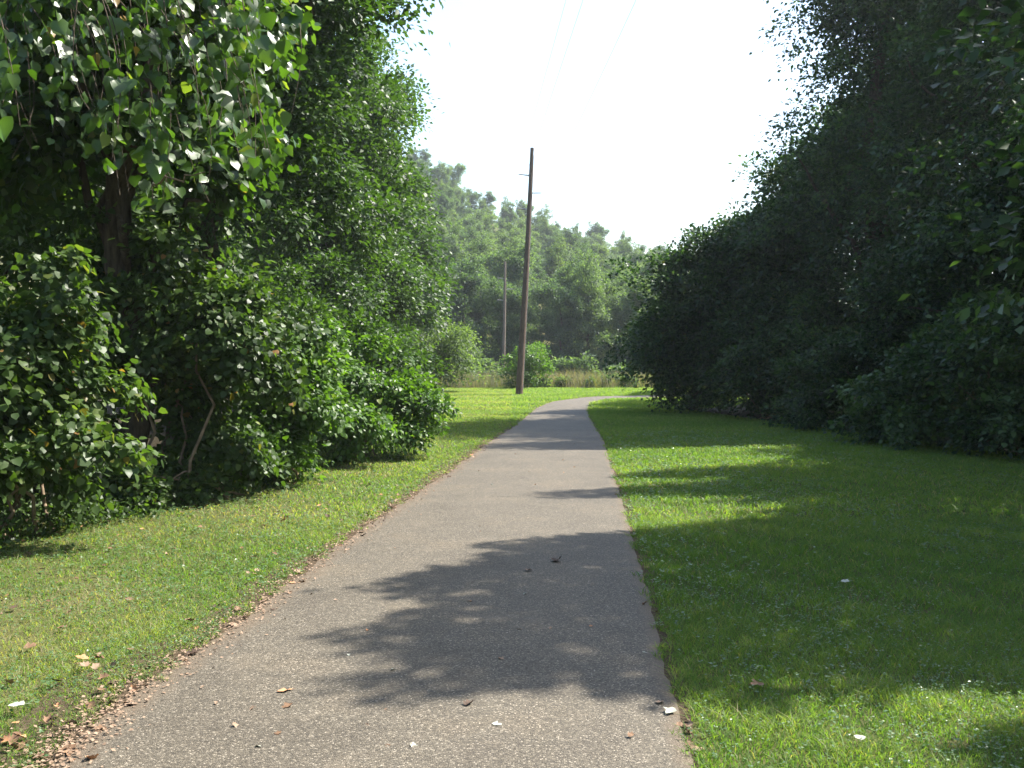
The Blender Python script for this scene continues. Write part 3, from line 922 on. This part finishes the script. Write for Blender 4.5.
# ------------------------------------------------------------------ wooded hill
H_ = 13.0
forms = [
    ('hill_tree', [(0, 0, 8.6, 2.6, 2.6, 3.6), (1.2, .3, 5.6, 2.4, 2.4, 2.8), (-1.3, -.4, 6.0, 2.3, 2.4, 3.0), (0, 0, 3, 2.4, 2.4, 2.6), (.3, -.5, 1.3, 2.2, 2.0, 1.3)]),
    ('hill_tree', [(0, 0, 8.0, 2.2, 2.2, 4.2), (.7, -.8, 4.6, 2.3, 2.1, 3.0), (-.9, .6, 9.4, 1.6, 1.6, 2.4), (-.5, 0, 3, 2.2, 2.2, 2.6), (0, -.4, 1.3, 2.3, 2.0, 1.3)]),
    ('hill_tree', [(-1.4, 0, 7.4, 2.3, 2.5, 3.2), (1.6, .2, 8.4, 2.3, 2.3, 3.4), (0, -.8, 4.6, 2.8, 2.4, 3.2), (0, 0, 1.6, 2.6, 2.2, 1.6)]),
    ('hill_tree', [(0, 0, 9.8, 1.7, 1.7, 3.0), (0, 0, 6.6, 2.4, 2.4, 3.0), (0, 0, 3.6, 2.9, 2.9, 2.4), (0, 0, 1.4, 2.8, 2.5, 1.4)]),
    ('hill_tree', [(.4, 0, 10.6, 1.7, 1.7, 2.0), (-.9, .4, 8.6, 1.9, 1.9, 2.2), (.8, -.3, 5.6, 2.1, 2.1, 2.4), (-.6, 0, 3.2, 2.2, 2.2, 2.4), (0, -.3, 1.3, 2.2, 2.0, 1.3)]),
]
protos = []
for i, (nm, lob) in enumerate(forms):
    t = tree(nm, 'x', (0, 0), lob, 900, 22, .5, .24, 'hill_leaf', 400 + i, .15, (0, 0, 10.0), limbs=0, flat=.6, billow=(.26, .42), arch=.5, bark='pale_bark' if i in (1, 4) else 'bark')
    protos.append(t)


def copy_tree(o):
    c = o.copy(); COL.objects.link(c)
    for ch in o.children:
        d = ch.copy(); COL.objects.link(d); d.parent = c
    return c


spots = []
r_ = np.random.default_rng(99)
HROWS = (79, 86, 94, 103, 113, 124, 136, 149, 163, 178, 192, 205)
for row, Y in enumerate(HROWS):
    step, jit = 2.35 + row * .12, 2.2 if row else 1.2
    x0, x1 = -.135 * Y - 3, .19 * Y + 2
    if row < 3: x0 -= 6
    x = x0 + r_.uniform(0, step)
    while x < x1:
        spots.append((row, x + r_.normal() * jit * .35, Y + r_.normal() * jit))
        x += step * r_.uniform(.8, 1.25)
words_row = ['at the foot of the hill behind the dry meadow', 'on the lower slope of the wooded hill', 'halfway up the wooded hill', 'on the skyline of the wooded hill']
used = [False] * len(protos)
for row, x, y in spots:
    k = r_.integers(len(protos))
    o = protos[k] if not used[k] else copy_tree(protos[k])
    used[k] = True
    s = r_.uniform(.54, .84) * (.95 if row == 0 else 1.0)
    o.location = (x, y, float(hill_h(x, y)) - .1)
    o.rotation_euler = (0, 0, r_.uniform(0, 6.28))
    o.scale = (s * r_.uniform(.85, 1.1), s * r_.uniform(.85, 1.1), s * r_.uniform(.88, 1.08))
    w = words_row[0 if row == 0 else 1 if row < 5 else 2 if row < 9 else 3]
    g = ['trees at the foot of the hill', 'trees on the lower slope', 'trees halfway up the hill', 'trees along the hill skyline'][0 if row == 0 else 1 if row < 5 else 2 if row < 9 else 3]
    tag(o, 'hazy green leafy tree ' + w, 'tree', g)
# brushy edge of the wood
for i, x in enumerate(np.arange(-9, 19, 3.3)):
    xx, yy = x + r_.normal() * .5, 69 + r_.normal() * 1.5
    hh = r_.uniform(.8, 2.0)
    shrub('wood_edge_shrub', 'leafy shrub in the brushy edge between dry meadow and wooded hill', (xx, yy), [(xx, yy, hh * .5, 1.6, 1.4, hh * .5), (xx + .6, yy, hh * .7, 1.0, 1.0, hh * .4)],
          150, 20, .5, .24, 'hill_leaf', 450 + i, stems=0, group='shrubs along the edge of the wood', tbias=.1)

for i, (x, y, w, h) in enumerate(((-3.5, 57.5, .5, .55), (1.9, 57, .6, .7), (3.0, 57.4, .4, .45), (4.3, 56.6, .5, .5), (5.6, 57.2, .7, .75), (6.9, 56.8, .5, .6))):
    shrub('meadow_weed', 'low green weed clump standing in the tall dry meadow grass', (x, y), [(x, y, h * .5, w, .5, h * .55)], 45, 18, .25, .13, 'hill_leaf', 480 + i, stems=0, group='weed clumps in the meadow grass', cat='plant', zmin=.05)

# ------------------------------------------------------------------ utility poles and wires
def pole_obj(name, label, base, top, r0, r1, mat):
    t = empty(name, (base[0], base[1], base[2]), label, 'utility pole')
    pts = np.linspace(base, top, 12) + np.c_[np.sin(np.linspace(0, 3, 12)) * .03, np.zeros((12, 2))]
    pts[0, 2] -= .1
    V, F = tube(pts, np.linspace(r0, r1, 12), 14)
    n = len(V)
    V = np.concatenate([V, [pts[-1] + [0, 0, .03]]])
    o = mesh_np('shaft', V, F, M[mat], t, smooth=True)
    i = np.arange(14) + n - 14
    capF = np.stack([i, np.roll(i, -1), np.full(14, n)], 1)
    mesh_np('cap', V[n - 14:] + [0, 0, .002], np.stack([np.arange(14), np.roll(np.arange(14), -1), np.full(14, 14)], 1), M[mat], t)
    return t, pts


pb = np.array([*gnd(519, 395), 0])
pY = pb[1]
ptop = at(532, 148, pY)
pole, ppts = pole_obj('utility_pole', 'tall brown wooden utility pole on the lawn, leaning slightly right, three side insulators', pb, ptop, .17, .08, 'pole_wood')


def on_pole(py):
    z = at(530, py, pY)[2]
    f = (z - pb[2]) / (ptop[2] - pb[2])
    return pb + (ptop - pb) * f, .17 + (.08 - .17) * f


ends = []
for py, sgn, ln, up in ((175.5, -1, .48, .06), (193, 1, .46, .0), (209.5, -1, .48, .05)):
    c, rr = on_pole(py)
    a = c + np.array([sgn * (rr - .01), 0, 0])
    b = c + np.array([sgn * (rr + ln), -.02, up])
    P = np.linspace(a, b, 19)
    rad = np.where(np.arange(19) % 2 == 0, .018, .036)
    rad[:2] = .045
    rad[-2:] = .014
    V, F = tube(P, rad, 10)
    ins = mesh_np('insulator', V, F, M['porcelain'], pole, smooth=True)
    # clamp plate on the pole side and wire clamp at the tip
    V, F = tube([a - [0, 0, .13], a - [0, 0, .05], a + [0, 0, .05], a + [0, 0, .13]], [.03, .036, .036, .03], 8)
    mesh_np('bracket', V, F, M['steel'], ins)
    V, F = tube([b + [0, -.08, .03], b + [0, 0, .04], b + [0, .08, .03]], [.012, .024, .012], 6)
    mesh_np('wire_clamp', V, F, M['steel'], ins)
    ends.append(b + [0, 0, .04])
# bare ground wire stapled down the right face
f = np.linspace(0.02, .97, 24)
gw = np.array([pb + (ptop - pb) * q + [(.17 + (.08 - .17) * q) + .03 * math.sin(3 * q) + .006, -.03, 0] for q in f])
V, F = tube(gw, np.full(24, .009), 5)
mesh_np('ground_wire', V, F, M['steel'], pole)

fb = at(503, 372, 73); fb[2] = 0
ft = at(505, 262, 73)
fpole, fpts = pole_obj('utility_pole', 'distant weathered grey utility pole half hidden by the hillside trees', fb, ft, .13, .085, 'far_pole_wood')
fends = []
for k, (dz, sgn) in enumerate(((1.2, -1), (2.0, 1), (2.8, -1))):
    c = ft - [0, 0, dz]
    b = c + [sgn * .58, 0, .03]
    V, F = tube(np.linspace(c + [sgn * .1, 0, 0], b, 9), [.03, .018, .034, .018, .034, .018, .034, .018, .014], 8)
    mesh_np('insulator', V, F, M['porcelain'], fpole, smooth=True)
    fends.append(b)
for k, (e, (px, py, Yn), lab) in enumerate(zip(ends, ((566, 0, 24), (636, 0, 19), (583, 0, 21)), ('thin overhead wire running from the top insulator of the near pole', 'thin overhead wire running from the middle insulator of the near pole', 'thin overhead wire running from the lowest insulator of the near pole'))):
    q = at(px, py, Yn)
    d = q - e
    far = e + d * ((e[1] + 22) / (e[1] - Yn)); far[2] = e[2] + .4
    tt = np.linspace(0, 1, 40)[:, None]
    A = e + (far - e) * tt
    kq = (e[1] - Yn) / (e[1] - far[1])
    sag = (np.interp(kq, [0, 1], [e[2], far[2]]) - q[2]) / (4 * kq * (1 - kq))
    A[:, 2] -= 4 * sag * (tt * (1 - tt))[:, 0]
    B = fends[k] + (e - fends[k]) * np.linspace(0, 1, 16)[:, None]
    B[:, 2] -= 1.1 * 4 * (np.linspace(0, 1, 16) * (1 - np.linspace(0, 1, 16)))
    V, F = tube(np.concatenate([B[:-1], A]), np.full(55, .0045), 5)
    tag(mesh_np('overhead_wire', V, F, M['wire']), lab, 'wire', 'overhead wires')

# ------------------------------------------------------------------ fallen leaves
def dry_leaf_mesh(name, seed, curl):
    r = np.random.default_rng(seed)
    nu, nv = 9, 5
    u = np.linspace(0, 1, nu); v = np.linspace(-1, 1, nv)
    wdt = .36 * np.sin(np.pi * np.clip(u, .03, .985) ** .8) * (1 + .28 * np.sin(u * 17 + seed))
    X = v[None] * wdt[:, None]
    Yv = np.broadcast_to(u[:, None] - .5, X.shape) + .08 * np.abs(v)[None] * np.sin(u * 17 + seed)[:, None]
    Z = curl * (.9 * X ** 2 * 2.2 + .35 * (Yv ** 2)) + .035 * np.sin(7 * X + 9 * Yv + seed) + .03
    V = np.stack([X, Yv, Z], -1).reshape(-1, 3)
    i = np.arange(nu * nv).reshape(nu, nv)
    F = np.stack([i[:-1, :-1], i[:-1, 1:], i[1:, 1:], i[1:, :-1]], -1).reshape(-1, 4)
    # a thin stalk
    sv, sf = tube(np.array([[0, .48, .05 * curl + .03], [.02, .6, .06], [.05, .72, .05]]), [.012, .01, .006], 4)
    V, F = merge([(V, F), (sv, sf)])
    V[:, 2] -= V[:, 2].min()
    m = bpy.data.meshes.new(name)
    m.from_pydata(V.tolist(), [], F.tolist())
    m.polygons.foreach_set('use_smooth', np.ones(len(F), dtype=bool))
    return m


leaf_data = {}
for key in ('leaf_brown', 'leaf_tan', 'leaf_orange', 'leaf_pale', 'leaf_dark'):
    for s in range(3):
        m = dry_leaf_mesh('fallen_leaf', s * 3 + len(key), (.2, .45, .85)[s])
        m.materials.append(M[key])
        leaf_data.setdefault(key, []).append(m)


def fallen(x, y, z, size, key, label, group=None, v=None, tilt=.25):
    o = bpy.data.objects.new('fallen_leaf', leaf_data[key][r_.integers(3) if v is None else v])
    COL.objects.link(o)
    o.location = (x, y, z)
    o.scale = (size,) * 3
    o.rotation_euler = (r_.normal() * tilt, r_.normal() * tilt, r_.uniform(0, 6.28))
    return tag(o, label, 'leaf', group)


for (px, py, z, size, key, lab, v) in (
        (860, 750, .05, .062, 'leaf_pale', 'large whitish leaf lying face up in the sunlit grass right of the path', 0),
        (670, 716, .02, .075, 'leaf_pale', 'pale grey leaf at the right border of the path, edge of the shade', 1),
        (757, 693, .04, .085, 'leaf_brown', 'reddish brown leaf in the shaded grass at the edge of the sun', 1),
        (285, 697, .03, .07, 'leaf_orange', 'flat orange leaf on the sunlit asphalt left of the shade', 0),
        (287, 713, .03, .06, 'leaf_brown', 'small brown leaf just below the flat orange leaf', 1),
        (469, 711, .035, .06, 'leaf_dark', 'dark curled leaf on the asphalt just below the big shadow', 2),
        (557, 565, .035, .12, 'leaf_dark', 'long dark scrap of leaf inside the big shadow on the path', 2),
        (528, 575, .035, .07, 'leaf_tan', 'tan leaf inside the big shadow beside the dark scrap', 1),
        (18, 716, .05, .085, 'leaf_pale', 'pale cream leaf lying in the near grass left of the dirt edge', 0),
        (85, 674, .05, .075, 'leaf_tan', 'upright cream leaf in the grass a little above the dirt edge', 0),
        (846, 587, .04, .075, 'leaf_pale', 'pale leaf alone in the deep shade of the right lawn', 0),
        (690, 596, .04, .05, 'leaf_pale', 'small pale leaf in the shaded grass close to the path', 0),
        (660, 706, .02, .05, 'leaf_tan', 'tiny tan leaf on the asphalt by the right border', 0)):
    x, y = gnd(px, py)
    fallen(x, y, z, size, key, lab, None, v, .12)
# along the left dirt edge, thickest near the camera
for i in range(85):
    y = 3.9 + 14 * r_.random() ** 2.1
    k = np.argmin(np.abs(LE[:, 1] - y))
    x = LE[k, 0] - .06 + r_.normal() * (.10 if y > 5.2 else .15)
    key = r_.choice(['leaf_tan', 'leaf_brown', 'leaf_orange', 'leaf_tan', 'leaf_brown', 'leaf_dark'])
    fallen(x, y, .015, r_.uniform(.035, .08), key, 'small dry curled leaf on the dirt along the left edge of the path', 'dry leaves along the left path edge')
for i in range(34):
    y = 4 + 15 * r_.random() ** 1.5
    k = np.argmin(np.abs(RE[:, 1] - y))
    x = RE[k, 0] + .01 + r_.normal() * .05
    fallen(x, y, .015, r_.uniform(.025, .055), r_.choice(['leaf_brown', 'leaf_brown', 'leaf_tan']), 'tiny dry leaf on the right border of the path', 'dry leaves along the right path edge')
for i in range(105):
    y = 4 + 9 * r_.random() ** 1.1
    xb = np.interp(y, XB_Y, XB_X)
    k = np.argmin(np.abs(LE[:, 1] - y))
    x = r_.uniform(max(xb, -.53 * y), LE[k, 0] - .15)
    fallen(x, y, .03, r_.uniform(.03, .075), r_.choice(['leaf_tan', 'leaf_brown', 'leaf_brown', 'leaf_dark', 'leaf_orange']), 'dry brown leaf lying in the grass between the path and the left thicket', 'dry leaves on the left lawn')
for i in range(48):
    y = 4 + 22 * r_.random() ** 1.8
    k = np.argmin(np.abs(LE[:, 1] - y)); k2 = np.argmin(np.abs(RE[:, 1] - y))
    x = r_.uniform(LE[k, 0] + .15, RE[k2, 0] - .1)
    fallen(x, y, .03, r_.uniform(.02, .045), r_.choice(['leaf_tan', 'leaf_brown', 'leaf_tan', 'leaf_orange', 'leaf_pale']), 'tiny dry leaf scrap lying on the open asphalt', 'leaf scraps on the asphalt')

# crumbs of leaf and bark on the dirt
n = 6000
y = 3.7 + 16 * rng.random(n) ** 1.7
k = np.array([np.argmin(np.abs(LE[:, 1] - q)) for q in y])
x = LE[k, 0] - .03 + rng.normal(size=n) * .09
P = np.stack([x, y, np.full(n, .016) + rng.random(n) * .01], 1)
D = rng.normal(size=(n, 3)) * [1, 1, .2]
N = rng.normal(size=(n, 3)) * [.4, .4, .3] + [0, 0, 1]
V, F = leaf_mesh(P, D, N, rng.uniform(.008, .026, n), 'oval', True)
o = mesh_np('leaf_crumbs', V, F, M['leaf_tan'])
tag(o, 'crumbled dry leaf litter along the left path edge', 'leaf litter', kind='stuff')

# ------------------------------------------------------------------ haze
def box(name, lo, hi, mat):
    lo, hi = np.array(lo, float), np.array(hi, float)
    V = np.array([[(lo, hi)[i][0], (lo, hi)[j][1], (lo, hi)[k][2]] for i in (0, 1) for j in (0, 1) for k in (0, 1)])
    F = np.array([[0, 1, 3, 2], [4, 6, 7, 5], [0, 4, 5, 1], [2, 3, 7, 6], [0, 2, 6, 4], [1, 5, 7, 3]])
    return mesh_np(name, V, F, mat)


HAZE = .00042
if HAZE:
    m, nt, out = new_mat('haze_air')
    pv = nt.nodes.new('ShaderNodeVolumePrincipled')
    pv.inputs['Color'].default_value = (.86, .93, 1.0, 1)
    pv.inputs['Density'].default_value = HAZE
    pv.inputs['Anisotropy'].default_value = .3
    nt.links.new(pv.outputs[0], out.inputs['Volume'])
    m.cycles.homogeneous_volume = True
    o = box('haze', (-905, -305, -1.2), (905, 1505, 62), m)
    tag(o, 'thin pale summer haze in the air over the valley', 'haze', kind='stuff')
